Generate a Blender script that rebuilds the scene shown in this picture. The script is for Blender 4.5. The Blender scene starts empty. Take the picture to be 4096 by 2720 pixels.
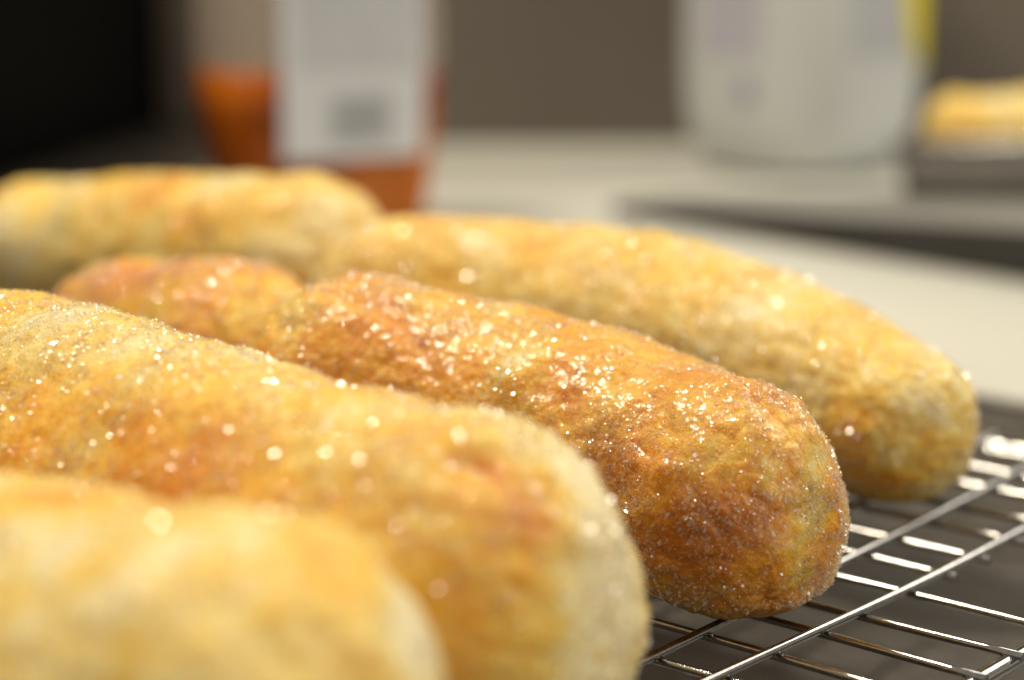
import bpy, math, random
import mathutils
import numpy as np

# ------------------------------------------------------------------ camera, light, exposure
C = bpy.context.scene.collection
sc = bpy.context.scene
CAM_H = 0.1005
cam_d = bpy.data.cameras.new("camera")
cam = bpy.data.objects.new("camera", cam_d)
C.objects.link(cam)
cam.location = (0, 0, CAM_H)
cam.rotation_euler = (math.pi / 2 - 0.2055, 0, 0)
cam_d.sensor_width = 36.0
cam_d.lens = 8000.0 / 4096.0 * 36.0
cam_d.clip_start = 0.01
cam_d.clip_end = 20
cam_d.dof.use_dof = True
cam_d.dof.focus_distance = 0.287
cam_d.dof.aperture_fstop = 8.6
sc.camera = cam

w = bpy.data.worlds.new("World")
sc.world = w
w.use_nodes = True
w.node_tree.nodes["Background"].inputs[0].default_value = (1.0, 0.87, 0.70, 1)
w.node_tree.nodes["Background"].inputs[1].default_value = 0.42


def area(name, loc, target, sx, sy, power, col):
    l = bpy.data.lights.new(name, 'AREA')
    l.shape = 'RECTANGLE'
    l.size, l.size_y = sx, sy
    l.energy = power
    l.color = col
    o = bpy.data.objects.new(name, l)
    C.objects.link(o)
    o.location = loc
    d = np.array(target, float) - np.array(loc, float)
    o.rotation_euler = mathutils.Vector(d).to_track_quat('-Z', 'Y').to_euler()
    return o


area("ceiling_lamp", (-0.34, 0.66, 1.10), (0.0, 0.42, 0), 0.19, 0.19, 13.4, (1.0, 0.89, 0.70))
area("window_light", (0.72, 0.93, 0.70), (0.05, 0.33, 0), 0.55, 0.45, 5.5, (1.0, 0.95, 0.84))
area("side_fill_light", (0.75, 0.0, 0.42), (0.04, 0.28, 0.01), 0.5, 0.4, 2.2, (1.0, 0.94, 0.84))  # added fill lamp from the right front, brightens the eclair ends

sc.view_settings.view_transform = 'Standard'
sc.view_settings.look = 'None'
sc.view_settings.exposure = 0.0
sc.view_settings.gamma = 1.0
sc.view_settings.use_curve_mapping = False
sc.cycles.max_bounces = 10
sc.cycles.transparent_max_bounces = 24
sc.cycles.transmission_bounces = 8
sc.cycles.diffuse_bounces = 4
sc.cycles.glossy_bounces = 4
sc.cycles.caustics_reflective = False
sc.cycles.caustics_refractive = False
sc.cycles.sample_clamp_indirect = 4.0
sc.cycles.use_denoising = True

RNG = np.random.default_rng(7)

# ------------------------------------------------------------------ helpers


def obj(name, mesh, mat=None, parent=None, loc=None):
    o = bpy.data.objects.new(name, mesh)
    C.objects.link(o)
    if mat is not None:
        mesh.materials.append(mat)
    if parent is not None:
        o.parent = parent
    if loc is not None:
        o.location = loc
    return o


def empty(name, loc=(0, 0, 0)):
    o = bpy.data.objects.new(name, None)
    o.empty_display_size = 0.01
    C.objects.link(o)
    o.location = loc
    return o


def tag(o, label, cat, group=None):
    o['label'] = label
    o['category'] = cat
    if group:
        o['group'] = group


def np_mesh(name, V, faces4, smooth=True):
    V = np.asarray(V, np.float32)
    Fq = np.asarray(faces4, np.int32)
    n = Fq.shape[1]
    me = bpy.data.meshes.new(name)
    me.vertices.add(len(V))
    me.vertices.foreach_set("co", V.ravel())
    me.loops.add(Fq.size)
    me.loops.foreach_set("vertex_index", Fq.ravel())
    me.polygons.add(len(Fq))
    me.polygons.foreach_set("loop_start", np.arange(0, Fq.size, n, dtype=np.int32))
    me.polygons.foreach_set("loop_total", np.full(len(Fq), n, np.int32))
    me.polygons.foreach_set("use_smooth", np.full(len(Fq), smooth, bool))
    me.update(calc_edges=True)
    me.validate()
    return me


def py_mesh(name, V, Fs, smooth=False):
    me = bpy.data.meshes.new(name)
    me.from_pydata([tuple(v) for v in V], [], Fs)
    me.update()
    if smooth:
        me.polygons.foreach_set("use_smooth", [True] * len(me.polygons))
    return me


def tube_data(pts, r, n=14, closed=False):
    P = np.asarray(pts, float)
    m = len(P)
    V = []
    rr = np.full(m, r) if np.isscalar(r) else np.asarray(r)
    up = np.array([0, 0, 1.0])
    for i in range(m):
        a = P[(i - 1) % m] if (closed or i > 0) else P[i]
        b = P[(i + 1) % m] if (closed or i < m - 1) else P[i]
        t = (b - a) / np.linalg.norm(b - a)
        u = up if abs(t @ up) < 0.95 else np.array([1.0, 0, 0])
        s = np.cross(t, u)
        s /= np.linalg.norm(s)
        q = np.cross(s, t)
        for k in range(n):
            an = 2 * math.pi * k / n
            V.append(P[i] + rr[i] * (s * math.cos(an) + q * math.sin(an)))
    Fs = []
    for i in range(m if closed else m - 1):
        for k in range(n):
            a = i * n + k
            b = i * n + (k + 1) % n
            c = ((i + 1) % m) * n + (k + 1) % n
            d = ((i + 1) % m) * n + k
            Fs.append((a, b, c, d))
    if not closed:
        Fs.append(tuple(range(n))[::-1])
        Fs.append(tuple((m - 1) * n + k for k in range(n)))
    return V, Fs


def tube(name, pts, r, mat, parent=None, n=14, closed=False):
    V, Fs = tube_data(pts, r, n, closed)
    me = py_mesh(name, V, Fs)
    sm = [len(f.vertices) == 4 for f in me.polygons]
    me.polygons.foreach_set("use_smooth", sm)
    return obj(name, me, mat, parent)


def prism(poly, z0, z1):
    """closed prism over a ccw polygon; z0 / z1 numbers or lists"""
    n = len(poly)
    za = [z0] * n if np.isscalar(z0) else z0
    zb = [z1] * n if np.isscalar(z1) else z1
    V = [(p[0], p[1], za[i]) for i, p in enumerate(poly)] + [(p[0], p[1], zb[i]) for i, p in enumerate(poly)]
    Fs = [tuple(range(n))[::-1], tuple(range(n, 2 * n))]
    for i in range(n):
        j = (i + 1) % n
        Fs.append((i, j, n + j, n + i))
    return V, Fs


def bevel(o, width, seg=3):
    m = o.modifiers.new("bevel", 'BEVEL')
    m.width = width
    m.segments = seg
    m.limit_method = 'ANGLE'
    m.angle_limit = math.radians(40)
    for p in o.data.polygons:
        p.use_smooth = True
    return o


# numpy gradient noise -------------------------------------------------
def _hash(i, j, k, seed):
    h = (i * 374761393 + j * 668265263 + k * 2147483647 + seed * 974711) & 0xFFFFFFFF
    h = ((h ^ (h >> 13)) * 1274126177) & 0xFFFFFFFF
    h = ((h ^ (h >> 15)) * 2246822519) & 0xFFFFFFFF
    return h ^ (h >> 16)


_G = np.random.default_rng(3).normal(size=(256, 3))
_G /= np.linalg.norm(_G, axis=1)[:, None]


def noise(P, scale, seed=0):
    """gradient noise, about -1..1, feature size = scale (metres)"""
    q = np.asarray(P) / scale + 100.0
    i0 = np.floor(q).astype(np.int64)
    f = q - i0
    u = f * f * f * (f * (f * 6 - 15) + 10)
    out = 0
    for dx in (0, 1):
        for dy in (0, 1):
            for dz in (0, 1):
                h = _hash(i0[:, 0] + dx, i0[:, 1] + dy, i0[:, 2] + dz, seed) & 255
                g = _G[h]
                d = f - np.array([dx, dy, dz])
                wt = (u[:, 0] if dx else 1 - u[:, 0]) * (u[:, 1] if dy else 1 - u[:, 1]) * (u[:, 2] if dz else 1 - u[:, 2])
                out = out + wt * (g * d).sum(1)
    return out * 1.6


# node helpers ----------------------------------------------------------
def newmat(name):
    m = bpy.data.materials.new(name)
    m.use_nodes = True
    nt = m.node_tree
    return m, nt, nt.nodes["Principled BSDF"]


def link(nt, a, b):
    nt.links.new(a, b)


def n_noise(nt, vec, scale, detail=3, rough=0.55):
    n = nt.nodes.new("ShaderNodeTexNoise")
    n.inputs["Scale"].default_value = scale
    n.inputs["Detail"].default_value = detail
    n.inputs["Roughness"].default_value = rough
    if vec is not None:
        nt.links.new(vec, n.inputs["Vector"])
    return n.outputs[0]


def n_math(nt, op, a, b=None, c=None, clamp=False):
    n = nt.nodes.new("ShaderNodeMath")
    n.operation = op
    n.use_clamp = clamp
    for i, v in enumerate((a, b, c)):
        if v is None:
            continue
        if isinstance(v, (int, float)):
            n.inputs[i].default_value = v
        else:
            nt.links.new(v, n.inputs[i])
    return n.outputs[0]


def n_ramp(nt, fac, stops):
    n = nt.nodes.new("ShaderNodeValToRGB")
    el = n.color_ramp.elements
    while len(el) < len(stops):
        el.new(0.5)
    for e, (p, c) in zip(el, stops):
        e.position = p
        e.color = (*c, 1) if len(c) == 3 else c
    nt.links.new(fac, n.inputs[0])
    return n.outputs[0]


def n_mixc(nt, fac, a, b):
    n = nt.nodes.new("ShaderNodeMix")
    n.data_type = 'RGBA'
    for i, v in ((0, fac), (6, a), (7, b)):
        if isinstance(v, (int, float)):
            n.inputs[i].default_value = v
        elif isinstance(v, tuple):
            n.inputs[i].default_value = (*v, 1)
        else:
            nt.links.new(v, n.inputs[i])
    return n.outputs[2]


def simple(name, col, rough=0.5, metal=0.0, var=0.0, vscale=30.0, bump=0.0, bscale=200.0, **kw):
    m, nt, b = newmat(name)
    tc = nt.nodes.new("ShaderNodeTexCoord").outputs["Object"]
    if var:
        nz = n_noise(nt, tc, vscale, 4)
        lo = tuple(c * (1 - var) for c in col)
        hi = tuple(min(1, c * (1 + var)) for c in col)
        link(nt, n_ramp(nt, nz, [(0.3, lo), (0.7, hi)]), b.inputs["Base Color"])
    else:
        b.inputs["Base Color"].default_value = (*col, 1)
    b.inputs["Roughness"].default_value = rough
    b.inputs["Metallic"].default_value = metal
    if bump:
        bn = nt.nodes.new("ShaderNodeBump")
        bn.inputs["Strength"].default_value = bump
        bn.inputs["Distance"].default_value = 0.0005
        link(nt, n_noise(nt, tc, bscale, 3), bn.inputs["Height"])
        link(nt, bn.outputs[0], b.inputs["Normal"])
    for k, v in kw.items():
        b.inputs[k.replace('_', ' ')].default_value = v
    return m


# ------------------------------------------------------------------ setting: counter and back wall
m_counter = simple("counter_cream", (0.63, 0.63, 0.57), 0.32, var=0.03, vscale=9, bump=0.05, bscale=300)
m_wall = simple("wall_paint", (0.118, 0.099, 0.080), 0.7, var=0.06, vscale=6, bump=0.1, bscale=400)

CZ = -0.020
V, Fs = prism([(-0.9, -0.25), (1.2, -0.25), (1.2, 1.13), (-0.9, 1.13)], CZ - 0.035, CZ)
counter = obj("counter", py_mesh("counter", V, Fs), m_counter)
counter['kind'] = 'structure'
V, Fs = prism([(-1.2, 1.131), (1.5, 1.10), (1.5, 1.15), (-1.2, 1.18)], -0.05, 0.75)
wall = obj("wall", py_mesh("wall", V, Fs), m_wall)
wall['kind'] = 'structure'

# ------------------------------------------------------------------ dark appliance and cooktop at the left
m_black = simple("black_enamel", (0.0025, 0.0025, 0.0025), 0.6, var=0.2, vscale=20, Specular_IOR_Level=0.06)
m_glassblack = simple("cooktop_glass", (0.045, 0.038, 0.031), 0.3, var=0.25, vscale=14, Specular_IOR_Level=0.45)
m_brown = simple("dark_brown", (0.075, 0.055, 0.042), 0.55, var=0.1)

app = empty("oven", (-0.23, 1.0, CZ + 0.0105))
tag(app, "black oven with a matt side panel standing at the back left, beside the amber bottle", "oven")
t = np.array([0.12, 0.993]); t /= np.linalg.norm(t)
nl = np.array([-t[1], t[0]])
c0 = np.array([-0.195, 1.112]); c1 = c0 - t * 0.34
poly = [c1, c0, c0 + nl * 0.42, c1 + nl * 0.42]
V, Fs = prism([p - np.array([-0.23, 1.0]) for p in poly], 0.0, 0.36)
bevel(obj("body", py_mesh("body", V, Fs), m_black, app), 0.006)
# upright dark brown strip at the rear corner of the oven
pp = [c0 + np.array([0.002, -0.016]), c0 + np.array([0.017, -0.016]), c0 + np.array([0.017, 0.004]), c0 + np.array([0.002, 0.004])]
V, Fs = prism([p - np.array([-0.23, 1.0]) for p in pp], 0.0, 0.36)
bevel(obj("rear_strip", py_mesh("rear_strip", V, Fs), m_brown, app), 0.002)

V, Fs = prism([(-0.62, 0.62), (-0.125, 0.62), (-0.138, 0.86), (-0.152, 1.125), (-0.62, 1.125)], CZ, CZ + 0.0103)
ck = obj("cooktop", py_mesh("cooktop", V, Fs), m_glassblack)
bevel(ck, 0.0012)
tag(ck, "black glass cooktop panel let into the counter below the black oven", "cooktop")

# ------------------------------------------------------------------ bottle of amber liquid with a white label


def rrect(wd, dp, r, n=8):
    pts = []
    for cx, cy, a0 in ((wd / 2 - r, dp / 2 - r, 0), (-wd / 2 + r, dp / 2 - r, 90), (-wd / 2 + r, -dp / 2 + r, 180), (wd / 2 - r, -dp / 2 + r, 270)):
        for k in range(n + 1):
            a = math.radians(a0 + 90 * k / n)
            pts.append((cx + r * math.cos(a), cy + r * math.sin(a)))
    return pts


def loft(name, rings, mat, parent, cap0=True, cap1=True):
    n = len(rings[0])
    V = [v for r in rings for v in r]
    Fs = []
    for i in range(len(rings) - 1):
        for k in range(n):
            a = i * n + k; b = i * n + (k + 1) % n
            Fs.append((a, b, b + n, a + n))
    if cap0:
        Fs.append(tuple(range(n))[::-1])
    if cap1:
        Fs.append(tuple((len(rings) - 1) * n + k for k in range(n)))
    me = py_mesh(name, V, Fs)
    for p in me.polygons:
        p.use_smooth = len(p.vertices) == 4
    return obj(name, me, mat, parent)


m_plastic, nt, b = newmat("clear_plastic")
b.inputs["Base Color"].default_value = (0.62, 0.54, 0.45, 1)
b.inputs["Roughness"].default_value = 0.12
b.inputs["Alpha"].default_value = 0.38
m_amber, nt, b = newmat("amber_liquid")
tc = nt.nodes.new("ShaderNodeTexCoord").outputs["Object"]
link(nt, n_ramp(nt, n_noise(nt, tc, 22, 2), [(0.35, (0.20, 0.036, 0.003)), (0.65, (0.50, 0.14, 0.006))]), b.inputs["Base Color"])
b.inputs["Roughness"].default_value = 0.12
b.inputs["Transmission Weight"].default_value = 0.15
b.inputs["IOR"].default_value = 1.3
b.inputs["Subsurface Weight"].default_value = 0.45
b.inputs["Subsurface Radius"].default_value = (0.05, 0.012, 0.002)
b.inputs["Subsurface Scale"].default_value = 1.0
m_label = simple("label_paper", (0.58, 0.60, 0.65), 0.45, var=0.03)
m_ink = simple("label_ink", (0.33, 0.34, 0.36), 0.6, var=0.05)
m_inklight = simple("label_print", (0.30, 0.30, 0.31), 0.6, var=0.05)
m_white = simple("white_plastic", (0.53, 0.55, 0.555), 0.38, var=0.03, vscale=12)

BW, BD = 0.090, 0.058
bot = empty("soap_bottle", (-0.077, 0.80, CZ))
bot.rotation_euler.z = math.radians(24)
tag(bot, "clear bottle of orange liquid with a large white label, left of the tub", "bottle")


def bring(s, z, grow=0.0):
    return [(x * s + math.copysign(grow, x), y * s + math.copysign(grow, y), z) for x, y in rrect(BW, BD, 0.014)]


outer = [(0.80, 0.0), (0.84, 0.003), (0.88, 0.012), (0.93, 0.028), (0.98, 0.048), (1.0, 0.07), (1.0, 0.15), (0.9, 0.175), (0.5, 0.195), (0.3, 0.2)]
loft("bottle_shell", [bring(s, z) for s, z in [(1.0, 0.0648)] + outer[6:]], m_plastic, bot, cap0=False)
liq = outer[:5] + [(0.998, 0.0645)]
loft("liquid", [bring(s, z) for s, z in liq], m_amber, bot)
loft("cap", [[(0.016 * math.cos(a), 0.016 * math.sin(a), z) for a in np.linspace(0, 2 * math.pi, 24, endpoint=False)] for z in (0.2, 0.222, 0.224)], m_white, bot)
# label: a thin curved sheet on the camera-facing wide side
def sheet(name, x0, x1, z0, z1, off, mat, parent, n=10):
    V = []
    zs = np.linspace(z0, z1, n)
    for z in zs:
        s = np.interp(z, [a[1] for a in outer], [a[0] for a in outer])
        yy = -BD / 2 * s
        V += [(x0, yy - off, z), (x1, yy - off, z), (x1, yy - off + 0.0002, z), (x0, yy - off + 0.0002, z)]
    Fs = []
    for i in range(n - 1):
        for k in range(4):
            a = i * 4 + k; b2 = i * 4 + (k + 1) % 4
            Fs.append((a, b2, b2 + 4, a + 4))
    Fs.append((3, 2, 1, 0)); Fs.append(tuple((n - 1) * 4 + k for k in range(4)))
    return obj(name, py_mesh(name, V, Fs), mat, parent)


lab = sheet("label", -0.0245, 0.0335, 0.0310, 0.15, 0.0008, m_label, bot)
Vb, Fb = [], []
x = -0.005
rb = random.Random(4)
while x < 0.020:
    wd = rb.choice((0.0005, 0.0008, 0.0012))
    s0 = np.interp(0.040, [a[1] for a in outer], [a[0] for a in outer]); s1 = np.interp(0.056, [a[1] for a in outer], [a[0] for a in outer])
    k = len(Vb)
    Vb += [(x, -BD / 2 * s0 - 0.0012, 0.037), (x + wd, -BD / 2 * s0 - 0.0012, 0.037), (x + wd, -BD / 2 * s1 - 0.0012, 0.055), (x, -BD / 2 * s1 - 0.0012, 0.055)]
    Fb.append((k, k + 1, k + 2, k + 3))
    x += wd + rb.choice((0.0004, 0.0006, 0.0009))
obj("barcode", py_mesh("barcode", Vb, Fb), m_ink, lab)
Vb, Fb = [], []
for i in range(14):
    z = 0.066 + i * 0.0042
    s0 = np.interp(z, [a[1] for a in outer], [a[0] for a in outer])
    xa = -0.018
    while xa < 0.030:
        wd = rb.uniform(0.002, 0.007)
        k = len(Vb)
        yv = -BD / 2 * s0 - 0.0012
        Vb += [(xa, yv, z), (min(xa + wd, 0.032), yv, z), (min(xa + wd, 0.032), yv, z + 0.0013), (xa, yv, z + 0.0013)]
        Fb.append((k, k + 1, k + 2, k + 3))
        xa += wd + 0.0016
obj("fine_print", py_mesh("fine_print", Vb, Fb), m_inklight, lab)

# ------------------------------------------------------------------ slab-like tray on the right, container, second pan
m_shaded_tin = simple("shaded_tin", (0.022, 0.019, 0.017), 0.5, metal=0.0, var=0.2, vscale=40)  # near-black colour stands in for shade on the tray's front face
m_shaded_top = simple("shaded_grey", (0.21, 0.205, 0.19), 0.55, var=0.04, vscale=15, bump=0.15, bscale=90)  # grey darkened to stand in for the shadow on the tray top
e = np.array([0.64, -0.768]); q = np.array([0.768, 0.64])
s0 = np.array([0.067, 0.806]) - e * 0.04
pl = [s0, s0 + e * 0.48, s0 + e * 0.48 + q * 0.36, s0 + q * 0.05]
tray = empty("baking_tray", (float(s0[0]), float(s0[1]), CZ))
tag(tray, "tray with shade painted into its dark front and grey top, in front of the white tub", "baking tray")
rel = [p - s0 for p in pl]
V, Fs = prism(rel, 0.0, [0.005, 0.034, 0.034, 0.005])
bevel(obj("tin_body", py_mesh("tin_body", V, Fs), m_shaded_tin, tray), 0.0015)
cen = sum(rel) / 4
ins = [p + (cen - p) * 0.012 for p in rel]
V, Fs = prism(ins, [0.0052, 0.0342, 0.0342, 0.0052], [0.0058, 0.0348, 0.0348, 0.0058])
obj("shaded_top", py_mesh("shaded_top", V, Fs), m_shaded_top, tray)

TOPZ = CZ
cont = empty("storage_tub", (0.1435, 1.0, TOPZ))
cont.scale = (1.08, 1.08, 1.08)
cont.rotation_euler.z = math.radians(40)
tag(cont, "white rounded plastic tub with grey printed sides and a yellow corner label", "tub")
prof = [(0.60, 0.0), (0.77, 0.003), (0.87, 0.009), (0.94, 0.018), (0.98, 0.030), (1.0, 0.046), (1.0, 0.17), (0.97, 0.178), (0.9, 0.18)]
loft("tub_body", [[(x * s, y * s, z) for x, y in rrect(0.094, 0.094, 0.030)] for s, z in prof], m_white, cont)
loft("lid", [[(x * s, y * s, z) for x, y in rrect(0.098, 0.098, 0.024)] for s, z in ((1, 0.1803), (1, 0.194), (0.97, 0.197))], m_white, cont)
m_lav = simple("label_lavender", (0.44, 0.43, 0.51), 0.5, var=0.03, vscale=25)
m_grey = simple("label_grey", (0.42, 0.43, 0.465), 0.5, var=0.03, vscale=25)
m_yel = simple("label_yellow", (0.72, 0.60, 0.01), 0.5, var=0.03)
m_vio = simple("print_violet", (0.25, 0.22, 0.36), 0.5, var=0.05)


def tub_panel(name, axis, a0, a1, z0, z1, mat, parent, off=0.0006):
    h = 0.047
    if axis == 'x':   # the side facing -x
        V = [(-h - off, -a0, z0), (-h - off, -a1, z0), (-h - off, -a1, z1), (-h - off, -a0, z1)]
        V += [(v[0] + 0.0004, v[1], v[2]) for v in V]
    else:             # the side facing -y
        V = [(a0, -h - off, z0), (a1, -h - off, z0), (a1, -h - off, z1), (a0, -h - off, z1)]
        V += [(v[0], v[1] + 0.0004, v[2]) for v in V]
    Fs = [(0, 1, 2, 3), (7, 6, 5, 4), (0, 4, 5, 1), (1, 5, 6, 2), (2, 6, 7, 3), (3, 7, 4, 0)]
    return obj(name, py_mesh(name, V, Fs), mat, parent)


tub_panel("side_label", 'x', -0.017, 0.017, 0.055, 0.165, m_lav, cont)
lb = tub_panel("side_label", 'y', -0.017, 0.017, 0.055, 0.165, m_grey, cont)
a = np.linspace(0, 2 * math.pi, 20, endpoint=False)
V = [(-0.0474, -0.010 + 0.0045 * math.cos(k), 0.039 + 0.005 * math.sin(k)) for k in a]
obj("printed_dot", py_mesh("printed_dot", V, [tuple(range(20))[::-1]]), m_vio, cont)
# a yellow corner label wrapped round the rounded right-hand edge
V = []
yc, yr = 0.047 - 0.030, 0.0306
for k in range(11):
    f = k / 10
    ang_ = math.radians(-96 + 88 * f)
    zl = 0.079 - 0.046 * f ** 0.4
    px, py = yc + yr * math.cos(ang_), -yc + yr * math.sin(ang_)
    qx, qy = yc + (yr + 0.0004) * math.cos(ang_), -yc + (yr + 0.0004) * math.sin(ang_)
    V += [(px, py, zl), (qx, qy, zl), (qx, qy, 0.165), (px, py, 0.165)]
Fs = [(0, 3, 2, 1), (40, 41, 42, 43)]
for k in range(10):
    for m_ in range(4):
        a_ = k * 4 + m_; b_ = k * 4 + (m_ + 1) % 4
        Fs.append((a_, b_, b_ + 4, a_ + 4))
obj("yellow_label", py_mesh("yellow_label", V, Fs), m_yel, cont)

# ------------------------------------------------------------------ metal of the rack
m_wire, nt, b = newmat("chromed_wire")
tc = nt.nodes.new("ShaderNodeTexCoord").outputs["Object"]
b.inputs["Metallic"].default_value = 1.0
link(nt, n_ramp(nt, n_noise(nt, tc, 900, 3), [(0.3, (0.30, 0.297, 0.293)), (0.7, (0.42, 0.416, 0.41))]), b.inputs["Base Color"])
link(nt, n_ramp(nt, n_noise(nt, tc, 350, 3), [(0.3, (0.06,) * 3), (0.7, (0.13,) * 3)]), b.inputs["Roughness"])
bn = nt.nodes.new("ShaderNodeBump")
bn.inputs["Strength"].default_value = 0.06
bn.inputs["Distance"].default_value = 0.0002
link(nt, n_noise(nt, tc, 2500, 2), bn.inputs["Height"])
link(nt, bn.outputs[0], b.inputs["Normal"])

S = 0.012
YAW = -0.7141
O = np.array([0.029616, 0.258528])
BD_ = np.array([math.cos(YAW), math.sin(YAW)])
AD_ = np.array([-math.sin(YAW), math.cos(YAW)])


def uv(u, v, z=0.0):
    p = O + BD_ * u * S + AD_ * v * S
    return np.array([p[0], p[1], z])


m_sheet, nt, b = newmat("dull_aluminium")
tc = nt.nodes.new("ShaderNodeTexCoord").outputs["Object"]
link(nt, n_ramp(nt, n_noise(nt, tc, 60, 5, 0.65), [(0.25, (0.095, 0.088, 0.078)), (0.75, (0.145, 0.134, 0.12))]), b.inputs["Base Color"])
link(nt, n_ramp(nt, n_noise(nt, tc, 140, 4), [(0.3, (0.30,) * 3), (0.7, (0.5,) * 3)]), b.inputs["Roughness"])
b.inputs["Metallic"].default_value = 0.55

SHZ = -0.0165
sheet_o = empty("baking_sheet", tuple(uv(0, 0, CZ)))
tag(sheet_o, "dull grey metal baking sheet lying under the wire rack of eclairs", "baking sheet")
base = uv(0, 0, CZ)
cor = [uv(-34, -16), uv(8, -16), uv(8, 19.0), uv(-34, 19.0)]
V, Fs = prism([(c - base)[:2] for c in cor], 0.0005, SHZ - CZ)
obj("sheet_plate", py_mesh("sheet_plate", V, Fs), m_sheet, sheet_o)
rimp = []
for (cu, cv, a0) in ((8 - .8, 19 - .8, 0), (-34 + .8, 19 - .8, 90), (-34 + .8, -16 + .8, 180), (8 - .8, -16 + .8, 270)):
    for k in range(7):
        a = math.radians(a0 + 15 * k)
        rimp.append(uv(cu + .8 * math.cos(a), cv + .8 * math.sin(a), 0) - base + np.array([0, 0, base[2] - base[2] + SHZ - CZ + 0.0006]))
rimp = [np.array([p[0], p[1], SHZ - CZ + 0.0006]) for p in rimp]
tube("rolled_rim", rimp, 0.0016, m_sheet, sheet_o, 10, True)

# ------------------------------------------------------------------ wire cooling rack
rack = empty("cooling_rack", (0, 0, 0))
rack.location = tuple(uv(0, 0, SHZ))
tag(rack, "fine chromed wire cooling rack carrying the sugared eclairs", "cooling rack")
rb0 = uv(0, 0, SHZ)
RA, RB, RF = 0.00072, 0.00064, 0.0013
ZB = -(RA + RB) + 0.00004
ZF = ZB - RB - RF + 0.00008
rk = random.Random(11)
VF, VN, UL, UR = 11.85, -11.5, -25.5, 2.0


def au(j, v):
    """u of the j-th long wire, j = 0 is the last one before the frame; slight fan as in a bent rack"""
    return -1.17 * j + (-0.045 * (v - 4) if j > 0 else 0.16 * math.exp(-((v - 4.5) / 3.0) ** 2) * 0.5 - 0.05)


for j in range(0, 21):
    ph = rk.uniform(0, 6)
    am = 0.00012 if j > 1 else 0.0001
    pts = []
    for v in np.linspace(VN - .15, VF + .2, 40):
        z = am * math.sin(v * 0.8 + ph) + 0.000032 * max(0, v - 5.0) ** 2 * (1 if j < 3 else 0)
        pts.append(uv(au(j, v), v, z) - rb0)
    tube("long_wire", pts, RA, m_wire, rack, 14)
for k in range(-11, 12):
    u1 = UR + 0.17 if k <= 4 else 0.14
    ph = rk.uniform(0, 6)
    pts = []
    dk = rk.uniform(-.05, .05)
    for u in np.linspace(UL - .15, u1, 60):
        z = ZB + 0.00005 * math.sin(u * 1.1 + ph) + 0.000032 * max(0, k - 5.0) ** 2
        pts.append(uv(u, k + dk + 0.03 * math.sin(u * .5 + ph), z) - rb0)
    tube("cross_wire", pts, RB, m_wire, rack, 14)
fp = []
rc = 1.2
for (cu, cv, a0) in ((UR - rc, VF - rc, 0), (UL + rc, VF - rc, 90), (UL + rc, VN + rc, 180), (UR - rc, VN + rc, 270)):
    for kk in range(9):
        a = math.radians(a0 + 90 * kk / 8)
        fp.append(uv(cu + rc * math.cos(a), cv + rc * math.sin(a), ZF + 0.000032 * max(0, cv - 5.0) ** 2 * (1 if cu > 0 else 0)) - rb0)
tube("frame", fp, RF, m_wire, rack, 16, True)
for (fu, fv, du) in ((UR - 3, VF, 0), (UL + 3, VF, 0), (UR - 3, VN, 0), (UL + 3, VN, 0)):
    pts = []
    for kk in range(17):
        a = math.pi * kk / 16
        zz = ZF - (abs(SHZ) + ZF - RF - 0.0004) * math.sin(a) ** 0.6
        pts.append(uv(fu - 1.0 * math.cos(a), fv, zz) - rb0)
    tube("foot", pts, 0.0009, m_wire, rack, 10)

# ------------------------------------------------------------------ eclairs


RAMP = [(0.0, (0.90, 0.78, 0.47)), (0.12, (0.89, 0.72, 0.31)), (0.26, (0.88, 0.64, 0.155)), (0.44, (0.87, 0.53, 0.062)),
        (0.62, (0.84, 0.41, 0.026)), (0.84, (0.77, 0.295, 0.014)), (1.0, (0.60, 0.195, 0.010))]


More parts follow.
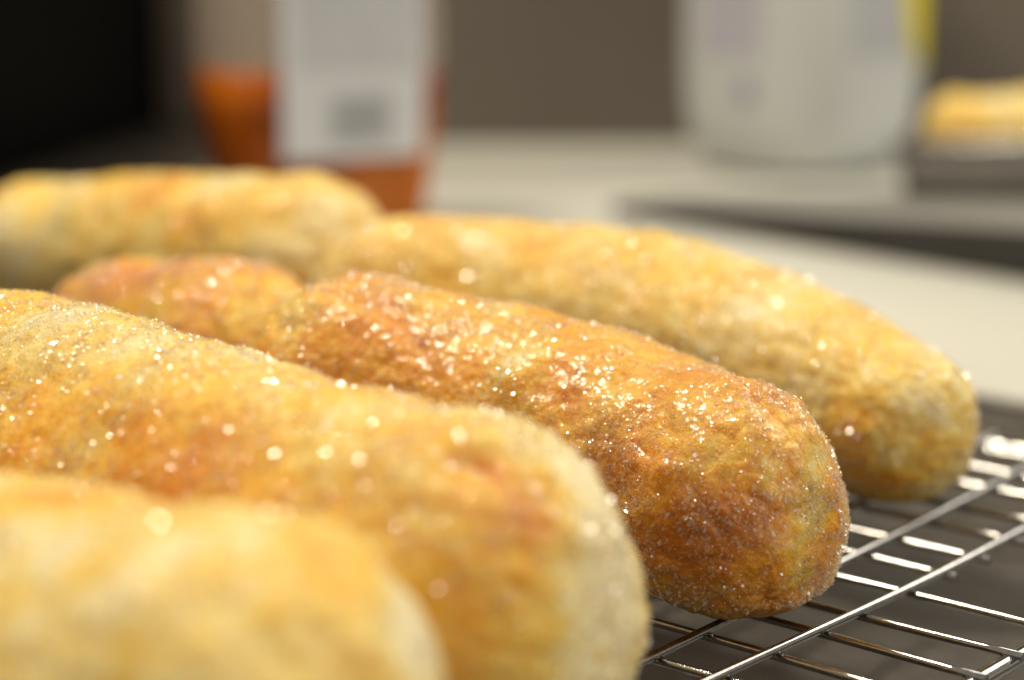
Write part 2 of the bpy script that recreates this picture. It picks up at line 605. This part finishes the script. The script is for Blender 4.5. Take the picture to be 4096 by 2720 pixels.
def crust_material(name, off, pale=0.0, wet=0.6):
    m, nt, b = newmat(name)
    tcn = nt.nodes.new("ShaderNodeTexCoord")
    mp = nt.nodes.new("ShaderNodeMapping")
    mp.inputs["Location"].default_value = off
    link(nt, tcn.outputs["Object"], mp.inputs["Vector"])
    vec = mp.outputs[0]
    at = nt.nodes.new("ShaderNodeAttribute")
    at.attribute_name = "bake"
    bake = at.outputs["Fac"]
    n1 = n_noise(nt, vec, 160, 5, 0.62)      # ~6 mm mottling
    n2 = n_noise(nt, vec, 620, 4, 0.6)       # ~1.6 mm mottling
    n3 = n_noise(nt, vec, 2400, 3, 0.6)      # grain
    v = n_math(nt, 'MULTIPLY_ADD', n_math(nt, 'SUBTRACT', n1, 0.5), 0.55, bake)
    v = n_math(nt, 'MULTIPLY_ADD', n_math(nt, 'SUBTRACT', n2, 0.5), 0.75, v)
    v = n_math(nt, 'MULTIPLY_ADD', n_math(nt, 'SUBTRACT', n3, 0.5), 0.40, v)
    v = n_math(nt, 'SUBTRACT', v, pale, clamp=True)
    col = n_ramp(nt, v, RAMP)
    # dried sugar film, pale, in patches
    n4 = n_noise(nt, vec, 260, 5, 0.7)
    n5 = n_noise(nt, vec, 1500, 3, 0.6)
    f = n_math(nt, 'MULTIPLY', n_ramp(nt, n4, [(0.50, (0,) * 3), (0.68, (1,) * 3)]), n_ramp(nt, n5, [(0.46, (0,) * 3), (0.62, (1,) * 3)]))
    f = n_math(nt, 'MULTIPLY', f, 0.55)
    col = n_mixc(nt, f, col, (0.90, 0.74, 0.38))
    link(nt, col, b.inputs["Base Color"])
    # wet glaze patches
    wetn = n_ramp(nt, n_noise(nt, vec, 110, 3, 0.5), [(0.34, (0,) * 3), (0.52, (1,) * 3)])
    aw = nt.nodes.new("ShaderNodeAttribute")
    aw.attribute_name = "wet"
    link(nt, n_math(nt, 'MULTIPLY_ADD', wetn, wet, aw.outputs["Fac"], clamp=True), b.inputs["Coat Weight"])
    b.inputs["Coat Roughness"].default_value = 0.05
    b.inputs["Coat IOR"].default_value = 1.45
    b.inputs["Roughness"].default_value = 0.42
    b.inputs["Specular IOR Level"].default_value = 0.4
    b.inputs["Subsurface Weight"].default_value = 0.6
    b.inputs["Subsurface Radius"].default_value = (0.0032, 0.0018, 0.0009)
    b.inputs["Subsurface Scale"].default_value = 1.0
    h = n_math(nt, 'MULTIPLY_ADD', n2, 1.0, n_math(nt, 'MULTIPLY', n3, 0.55))
    bn = nt.nodes.new("ShaderNodeBump")
    bn.inputs["Strength"].default_value = 0.75
    bn.inputs["Distance"].default_value = 0.0007
    link(nt, h, bn.inputs["Height"])
    link(nt, bn.outputs[0], b.inputs["Normal"])
    bn2 = nt.nodes.new("ShaderNodeBump")
    bn2.inputs["Strength"].default_value = 0.6
    bn2.inputs["Distance"].default_value = 0.0005
    link(nt, n_noise(nt, vec, 800, 3, 0.5), bn2.inputs["Height"])
    link(nt, bn2.outputs[0], b.inputs["Coat Normal"])
    return m


# a sugar grain: clear, a little milky, with glossy facets (each grain its own polish)
m_sugar, nt, b = newmat("sugar_grain")
nt.nodes.remove(b)
ND = nt.nodes
outn = [n for n in ND if n.type == 'OUTPUT_MATERIAL'][0]
at = ND.new("ShaderNodeAttribute"); at.attribute_name = "bake"
ar_ = ND.new("ShaderNodeAttribute"); ar_.attribute_name = "polish"
under = n_ramp(nt, at.outputs["Fac"], RAMP)
milk = n_mixc(nt, 0.65, under, (0.95, 0.82, 0.54))
df = ND.new("ShaderNodeBsdfDiffuse"); link(nt, milk, df.inputs["Color"])
tl = ND.new("ShaderNodeBsdfTranslucent"); link(nt, milk, tl.inputs["Color"])
m1 = ND.new("ShaderNodeMixShader"); m1.inputs[0].default_value = 0.12
link(nt, df.outputs[0], m1.inputs[1]); link(nt, tl.outputs[0], m1.inputs[2])
tp = ND.new("ShaderNodeBsdfTransparent")
m2 = ND.new("ShaderNodeMixShader")
link(nt, n_math(nt, 'MULTIPLY_ADD', ar_.outputs["Fac"], 0.20, 0.03), m2.inputs[0])
link(nt, tp.outputs[0], m2.inputs[1]); link(nt, m1.outputs[0], m2.inputs[2])
gl = ND.new("ShaderNodeBsdfGlossy")
gl.inputs["Color"].default_value = (1, 1, 1, 1)
link(nt, n_math(nt, 'MULTIPLY_ADD', ar_.outputs["Fac"], 0.26, 0.06), gl.inputs["Roughness"])
fz = ND.new("ShaderNodeFresnel"); fz.inputs["IOR"].default_value = 1.6
m3 = ND.new("ShaderNodeMixShader")
gm_ = ND.new("ShaderNodeNewGeometry")
front = n_math(nt, 'SUBTRACT', 1.0, gm_.outputs["Backfacing"])
link(nt, n_math(nt, 'MULTIPLY', n_math(nt, 'ADD', fz.outputs[0], 0.05), front), m3.inputs[0]); link(nt, m2.outputs[0], m3.inputs[1]); link(nt, gl.outputs[0], m3.inputs[2])
link(nt, m3.outputs[0], outn.inputs["Surface"])

#          cx, cy (m), heading, length, radius, bend, taper (solved from the photograph's outlines, real size)
ECL = {
    'E1': (-0.0692, 0.2163, -0.6819, 0.1447, 0.0212, -0.001, 0.1085),
    'E2': (-0.0436, 0.2618, -0.8278, 0.1508, 0.0235, 0.0005, -0.008),
    'E3': (0.0055, 0.3094, -0.6431, 0.1098, 0.0205, -0.0055, -0.1014),
    'E4': (-0.0625, 0.3825, -0.816, 0.0733, 0.0191, -0.0035, 0.0549),
    'E5': (-0.0858, 0.4909, -0.657, 0.1325, 0.0208, -0.0034, 0.1073),
    'E6': (0.0263, 0.3888, -0.7279, 0.1562, 0.0179, -0.010, -0.1471, 0.14),
}
# patches of baking and dents on each crust: x, y, z (mm), radius (mm), browning, displacement (mm)
PATCH = {
    'E3': [(33,285,36.5,4.5,0.05,1.0),(24,293,38.5,4.5,0,-0.7),(41,283,31,4,0.1,0.8),(-2.1,314.6,40.5,6,-0.35,0),(-14.2,321.2,42.1,5,-0.25,0.3),(0.6,299.2,34.6,4.5,-0.45,0.5),(4.6,299.3,36.0,4,-0.35,0.3),(-22.1,312.0,38.2,7,0.25,-0.2),(-15.0,306.8,35.4,5,0.35,-0.3),(-6.7,300.1,32.1,5,0.2,-0.3),(31.4,267.4,16.6,9,0.35,0),(25.6,268.8,12.3,8,0.35,0),(28.4,268.6,23.1,7,0.15,0),(25.4,285.8,35.3,7,0.2,0.2),(43.9,276.1,25.5,2.6,-0.4,-0.4),(43.0,272.9,21.9,2.6,-0.45,-0.5),(42.1,271.3,17.9,2.8,-0.5,-0.5),(41.1,270.9,13.6,2.8,-0.5,-0.5),(40.5,272.1,9.3,2.6,-0.45,-0.4),(46.4,277.0,21.3,2.6,0.3,0.5),(46.0,275.4,16.7,2.6,0.25,0.5),(35.1,269.4,24.2,3,-0.4,0.4),(37.1,268.6,14.9,3,-0.35,0.3),(-36.7,319.2,37.8,6,-0.35,0),(16.8,277.3,25.8,5,0.2,0),(38.8,274.9,4.4,4,0.2,0)],
    'E2': [(-3.4,214.4,42.2,3.2,0.5,-1.3),(-0.0,211.1,39.2,6,0.35,0),(2.3,208.5,35.5,7,0.3,0),(-0.0,203.3,28.9,8,0.3,0),(7.5,223.9,38.6,9,-0.30,0),(10.8,218.8,33.9,9,-0.28,0),(12.7,216.1,28.1,10,-0.28,0),(10.5,210.2,24.0,10,-0.2,0),(-3.1,228.3,43.7,5,-0.4,0.4),(-47.2,239.0,36.7,8,0.5,0),(-36.0,229.3,38.2,8,0.45,0),(-59.4,253.2,37.6,9,0.3,0),(-65.4,281.8,45.2,9,-0.3,0),(-49.0,266.6,45.2,8,-0.35,0),(-37.1,244.9,44.1,7,-0.1,0),(-33.5,259.8,44.2,5,-0.3,0)],
    'E1': [(-14.3,180.0,38.9,8,0.25,0),(-9.6,181.4,33.2,6,-0.5,0),(-10.7,187.2,34.6,5,-0.4,0),(-47.5,187.3,42.1,8,-0.35,0),(-32.8,169.0,39.8,9,-0.25,0),(-50.4,199.9,42.9,5,0.2,0),(-34.7,173.5,42.3,8,0.1,0)],
    'E4': [(-78.9,385.2,32.7,8,0.3,0),(-66.9,380.1,35.7,8,0.35,0),(-54.5,352.1,30.6,6,0.15,0),(-41.0,364.9,35.0,6,-0.5,0),(-44.6,354.2,31.0,5,-0.25,0)],
    'E5': [(-71.7,469.4,40.7,8,-0.4,0),(-111.3,494.8,33.1,8,-0.2,0),(-86.7,478.6,37.4,9,0.35,0),(-76.5,459.4,31.8,9,0.3,0),(-52.2,440.4,30.8,9,-0.25,0),(-41.5,452.1,39.9,7,-0.1,0),(-125.3,496.8,21.9,10,-0.2,0),(-59.5,454.5,41.6,6,0.15,0)],
    'E6': [(36,394,38,9,0.1,1.3),(-11.7,411.0,39.1,10,0.25,0),(6.1,399.9,37.2,9,0.3,0),(18.8,389.4,35.4,10,0.2,0),(-15.9,400.4,30.0,9,0.2,0),(43.8,383.3,34.7,9,-0.15,0),(45.2,359.0,30.8,9,-0.3,0),(54.4,340.4,26.7,9,-0.2,0),(64.6,328.1,13.6,4,-0.4,0.4),(58.9,329.6,17.0,5,0.25,0),(69.8,328.4,14.3,5,0.35,-0.4),(73.7,330.4,19.1,4,-0.3,0),(58.0,331.4,8.9,5,0.3,0),(66.0,329.3,21.7,6,-0.2,0),(54.8,372.9,39.0,5,0.2,0.3),(63.3,331.1,5.9,4,0.3,0)],
}


# pools of glaze still wet: x, y, z, radius (mm)
WET = {
    'E3': [(25.4, 285.8, 35.3, 9), (18, 288, 36.5, 8), (4.6, 299.3, 38.0, 8), (-8, 306, 40, 7), (-22.1, 312.0, 38.2, 7)],
    'E6': [(-8, 404, 40, 4), (50, 360, 30, 4)],
    'E2': [(-65, 281, 45, 6)],
}


def make_eclair(key, pars, label, nu, nv, bake0, pale, wet, grains, gsize, seed, lump=1.0, group="sugared eclairs"):
    cx, cy, ang, L, R, bend, taper = pars[:7]
    bulge = pars[7] if len(pars) > 7 else 0.0
    dx, dy = math.cos(ang), math.sin(ang)
    # arc-length-like sampling, denser at the round ends
    th = np.linspace(0.0, math.pi, nu)
    tt = -np.cos(th) * 0.35 + (th / math.pi * 2 - 1) * 0.65
    half = L / 2
    a = np.where(tt < 0, tt * (half - R * taper), tt * (half + R * taper))
    tn = np.clip(a / (half - R), -1, 1)
    Rr = R * (1 + taper * tn + bulge * (1 - tn ** 2))
    # hemispherical ends
    core0, core1 = -(half - R), (half - R)
    e0 = np.maximum(core0 - a, 0) / (R * (1 - taper))
    e1 = np.maximum(a - core1, 0) / (R * (1 + taper))
    ee = np.clip(e0 + e1, 0, 1)
    prof = Rr * np.sqrt(np.maximum(1 - ee ** 2.15, 1e-7))
    b_ = bend * (tn ** 2 - 0.33)
    zc = Rr * 0.92
    ax = np.stack([dx * a - dy * b_, dy * a + dx * b_, zc], 1)
    ph = np.linspace(0, 2 * math.pi, nv, endpoint=False)
    side = np.array([-dy, dx, 0.0])
    ring = np.cos(ph)[:, None] * side[None] + np.sin(ph)[:, None] * np.array([0, 0, 1.0])[None]
    P = ax[:, None, :] + prof[:, None, None] * ring[None]
    P = P.reshape(-1, 3)
    # approximate outward normal
    ew = np.zeros((nu, 1, 3)); s = np.sign(a) * ee
    axd = np.array([dx, dy, 0.0])
    N = ring[None] * np.sqrt(np.maximum(1 - ee ** 2, 0.0))[:, None, None] + axd[None, None] * s[:, None, None]
    N = N.reshape(-1, 3)
    N /= np.linalg.norm(N, axis=1)[:, None]
    off = np.array([0.31, 0.17, 0.23]) * seed
    Q = P + off
    # direction-stretched coordinates: creases run along and across the roll
    al = P @ axd
    st = np.stack([al * 0.45, (P @ side), P[:, 2]], 1) + off
    rid = 1 - np.abs(noise(st, 0.0085, seed + 5)) * 2.0
    rid2 = 1 - np.abs(noise(Q, 0.0042, seed + 6)) * 2.0
    d = (0.0015 * noise(Q, 0.028, seed) + 0.0010 * noise(Q, 0.012, seed + 1) + 0.00045 * noise(Q, 0.0055, seed + 2)) * lump
    d += -0.00034 * np.clip(rid, 0, 1) ** 3 * lump - 0.00020 * np.clip(rid2, 0, 1) ** 3 * lump
    d += 0.00022 * noise(Q, 0.0026, seed + 31) + 0.00018 * noise(Q, 0.0021, seed + 3) + 0.00010 * noise(Q, 0.0011, seed + 4)
    bk = bake0 + 0.20 * noise(Q, 0.020, seed + 8) + 0.16 * noise(Q, 0.0085, seed + 9) + 0.05 * np.clip(rid, 0, 1) ** 3
    bk += 0.30 * np.clip((0.010 - P[:, 2]) / 0.012, 0, 1) ** 1.3       # darker baked base of the roll
    base = np.array([cx, cy, 0.0])
    wq = np.stack([noise(Q, 0.006, seed + 21), noise(Q, 0.006, seed + 22), noise(Q, 0.006, seed + 23)], 1) * 0.0028
    for (px, py, pz, pr, db, dd) in PATCH.get(key, []):
        c = np.array([px, py, pz]) * 1e-3 - base
        r2 = (((P + wq - c) / (pr * 1e-3)) ** 2).sum(1)
        g = np.exp(-r2 * 1.1)
        bk += db * 0.85 * g
        d += dd * 1.4e-3 * g
    P = P + N * d[:, None]
    # the roll rests on the wires: squash the underside
    zmin = 0.00045
    zz = P[:, 2] - zmin
    k = 0.0012
    P[:, 2] = zmin + np.where(zz > 6 * k, zz, k * np.log1p(np.exp(np.clip(zz / k, -30, 30))))
    P[:, 2] -= k * 0.15
    idx = np.arange(nu * nv).reshape(nu, nv)
    A = idx[:-1]; B = idx[1:]
    Fq = np.stack([A, B, np.roll(B, -1, 1), np.roll(A, -1, 1)], -1).reshape(-1, 4)
    P[idx[0]] = P[idx[0]].mean(0); P[idx[-1]] = P[idx[-1]].mean(0)
    me = np_mesh("eclair", P, Fq)
    if len(me.vertices) == len(bk):
        at = me.attributes.new("bake", 'FLOAT', 'POINT')
        at.data.foreach_set("value", bk.astype(np.float32))
    wetm = np.zeros(len(P))
    for (px, py, pz, pr) in WET.get(key, []):
        c = np.array([px, py, pz]) * 1e-3 - base
        wetm = np.maximum(wetm, np.clip(1.6 * np.exp(-(((P + wq - c) / (pr * 1e-3)) ** 2).sum(1)) - 0.2, 0, 1))
    if len(me.vertices) == len(wetm):
        me.attributes.new("wet", 'FLOAT', 'POINT').data.foreach_set("value", wetm.astype(np.float32))
    mat = crust_material("eclair_crust", tuple(off), pale, wet)
    o = obj("eclair", me, mat, None, (cx, cy, 0.0))
    tag(o, label, "eclair", group)
    # sugar grains sitting on the crust
    G = P.reshape(nu, nv, 3)
    du = np.gradient(G, axis=0); dv = np.roll(G, -1, 1) - np.roll(G, 1, 1)
    nr = np.cross(dv, du).reshape(-1, 3)
    ar = np.linalg.norm(nr, axis=1)
    nr = nr / np.maximum(ar, 1e-12)[:, None]
    flip = (nr * N).sum(1) < 0
    nr[flip] *= -1
    rng = np.random.default_rng(100 + seed)
    dens = (1 - 0.7 * np.clip(wetm, 0, 1)) * np.clip(0.75 + 1.0 * noise(Q, 0.011, seed + 12) + 0.9 * noise(Q, 0.003, seed + 13), 0.10, 2.0)
    pw = ar * dens * (P[:, 2] > 0.004)
    pw /= pw.sum()
    ids = rng.choice(len(P), size=grains, p=pw)
    cen = P[ids] + rng.normal(size=(grains, 3)) * 0.00015
    sz = gsize * np.exp(rng.normal(size=grains) * 0.38)
    cen = cen + nr[ids] * (sz * 0.02)[:, None]
    nn = nr[ids] + rng.normal(size=(grains, 3)) * 0.38
    nn /= np.linalg.norm(nn, axis=1)[:, None]
    tg = np.cross(nn, rng.normal(size=(grains, 3)))
    tg /= np.linalg.norm(tg, axis=1)[:, None]
    M = np.stack([tg, np.cross(nn, tg), nn], 2)
    cube = np.array([(-1, -1, -1), (1, -1, -1), (1, 1, -1), (-1, 1, -1), (-.8, -.8, 1), (.8, -.8, 1), (.8, .8, 1), (-.8, .8, 1)], float) * 0.5
    sc3 = rng.uniform(0.6, 1.15, size=(grains, 3)) * sz[:, None]
    loc = cube[None] * sc3[:, None, :] * rng.uniform(0.85, 1.1, size=(grains, 8, 1))
    W_ = np.einsum('nij,nkj->nki', M, loc) + cen[:, None, :]
    cf = np.array([(0, 3, 2, 1), (4, 5, 6, 7), (0, 1, 5, 4), (1, 2, 6, 5), (2, 3, 7, 6), (3, 0, 4, 7)])
    Fg = (cf[None] + (np.arange(grains) * 8)[:, None, None]).reshape(-1, 4)
    wetv = np.clip(bk[ids] - pale + 0.05 * rng.normal(size=grains), 0, 1)
    gm = np_mesh("sugar_grains", W_.reshape(-1, 3), Fg, smooth=False)
    if len(gm.vertices) == 8 * grains:
        gm.attributes.new("bake", 'FLOAT', 'POINT').data.foreach_set("value", np.repeat(wetv, 8).astype(np.float32))
        gm.attributes.new("polish", 'FLOAT', 'POINT').data.foreach_set("value", np.repeat(rng.random(grains), 8).astype(np.float32))
    g = obj("sugar_grains", gm, m_sugar, o)
    g['kind'] = 'stuff'
    return o


make_eclair('E1', ECL['E1'], "pale golden eclair nearest the camera, blurred, filling the lower left corner", 260, 200, 0.29, 0.0, 0.2, 22000, 0.00034, 1)
make_eclair('E2', ECL['E2'], "golden eclair with a pale cream end and a small dent, second from the camera", 420, 300, 0.34, 0.0, 0.1, 70000, 0.00032, 2)
make_eclair('E3', ECL['E3'], "deep orange-brown sharply focused eclair with glistening sugar, its end resting on the bare rack wires", 620, 440, 0.56, 0.0, 0.85, 60000, 0.00032, 3, 1.15)
make_eclair('E4', ECL['E4'], "short dark orange eclair with a pale tip, wedged behind the second nearest one", 360, 280, 0.60, 0.0, 0.35, 34000, 0.00032, 4)
make_eclair('E5', ECL['E5'], "pale yellow blurred eclair farthest back at the left, in front of the orange bottle", 260, 200, 0.30, 0.0, 0.6, 22000, 0.00034, 5)
make_eclair('E6', ECL['E6'], "long yellow eclair with sparkling top in the back row, right behind the sharply focused one", 420, 300, 0.24, 0.0, 0.25, 60000, 0.00032, 6, 0.75)

# ------------------------------------------------------------------ second pan with one more eclair, far right
pe = np.array([0.80, -0.42]); pe /= np.linalg.norm(pe)
pq = np.array([-pe[1], pe[0]])
p0 = np.array([0.150, 0.800])
rel0 = p0 - s0
slope = (0.0345 - 0.0055) / 0.48
nrm = mathutils.Vector((-slope * e[0], -slope * e[1], 1.0)).normalized()
tilt = mathutils.Vector((0, 0, 1)).rotation_difference(nrm)
PZ = CZ + 0.0058 + slope * float(rel0 @ e) + 0.0006
m_pan = simple("grey_steel", (0.28, 0.27, 0.25), 0.45, metal=0.4, var=0.15, vscale=40)
pan = empty("roasting_pan", (float(p0[0]), float(p0[1]), PZ))
tag(pan, "dark metal pan with a shiny rim at the far right edge, holding another eclair", "pan")
pan.rotation_mode = 'QUATERNION'
pan.rotation_quaternion = tilt
pc = [np.zeros(2), pe * 0.30, pe * 0.30 + pq * 0.14, pq * 0.14]


def prr(grow, z, r=0.015, n=6):
    out = []
    cs = [(pe * (0.30 - r) + pq * (0.14 - r), 0), (pe * r + pq * (0.14 - r), 90), (pe * r + pq * r, 180), (pe * (0.30 - r) + pq * r, 270)]
    for c, a0 in cs:
        for k in range(n + 1):
            a = math.radians(a0 + 90 * k / n)
            v = c + (r + grow) * (pe * math.cos(a) + pq * math.sin(a))
            out.append((v[0], v[1], z))
    return out


loft("pan_body", [prr(-0.004, 0.0), prr(0.0, 0.021), prr(-0.001, 0.021), prr(-0.003, 0.0115)], m_pan, pan)
tube("pan_rim", [np.array(v) for v in prr(0.0004, 0.0213)], 0.0009, m_wire, pan, 10, True)
c = p0 + pe * 0.082 + pq * 0.035
make_eclair('E7', (float(c[0]), float(c[1]), math.atan2(pe[1], pe[0]), 0.15, 0.0150, 0, 0), "orange and yellow eclair lying in the dark pan at the far right edge", 160, 120, 0.26, 0.0, 0.3, 2500, 0.00045, 9)
last = bpy.data.objects["eclair.006"]
d_ = mathutils.Vector((float(c[0] - p0[0]), float(c[1] - p0[1]), 0.0117))
last.rotation_mode = 'QUATERNION'
last.rotation_quaternion = tilt
last.location = mathutils.Vector((float(p0[0]), float(p0[1]), PZ)) + tilt @ d_
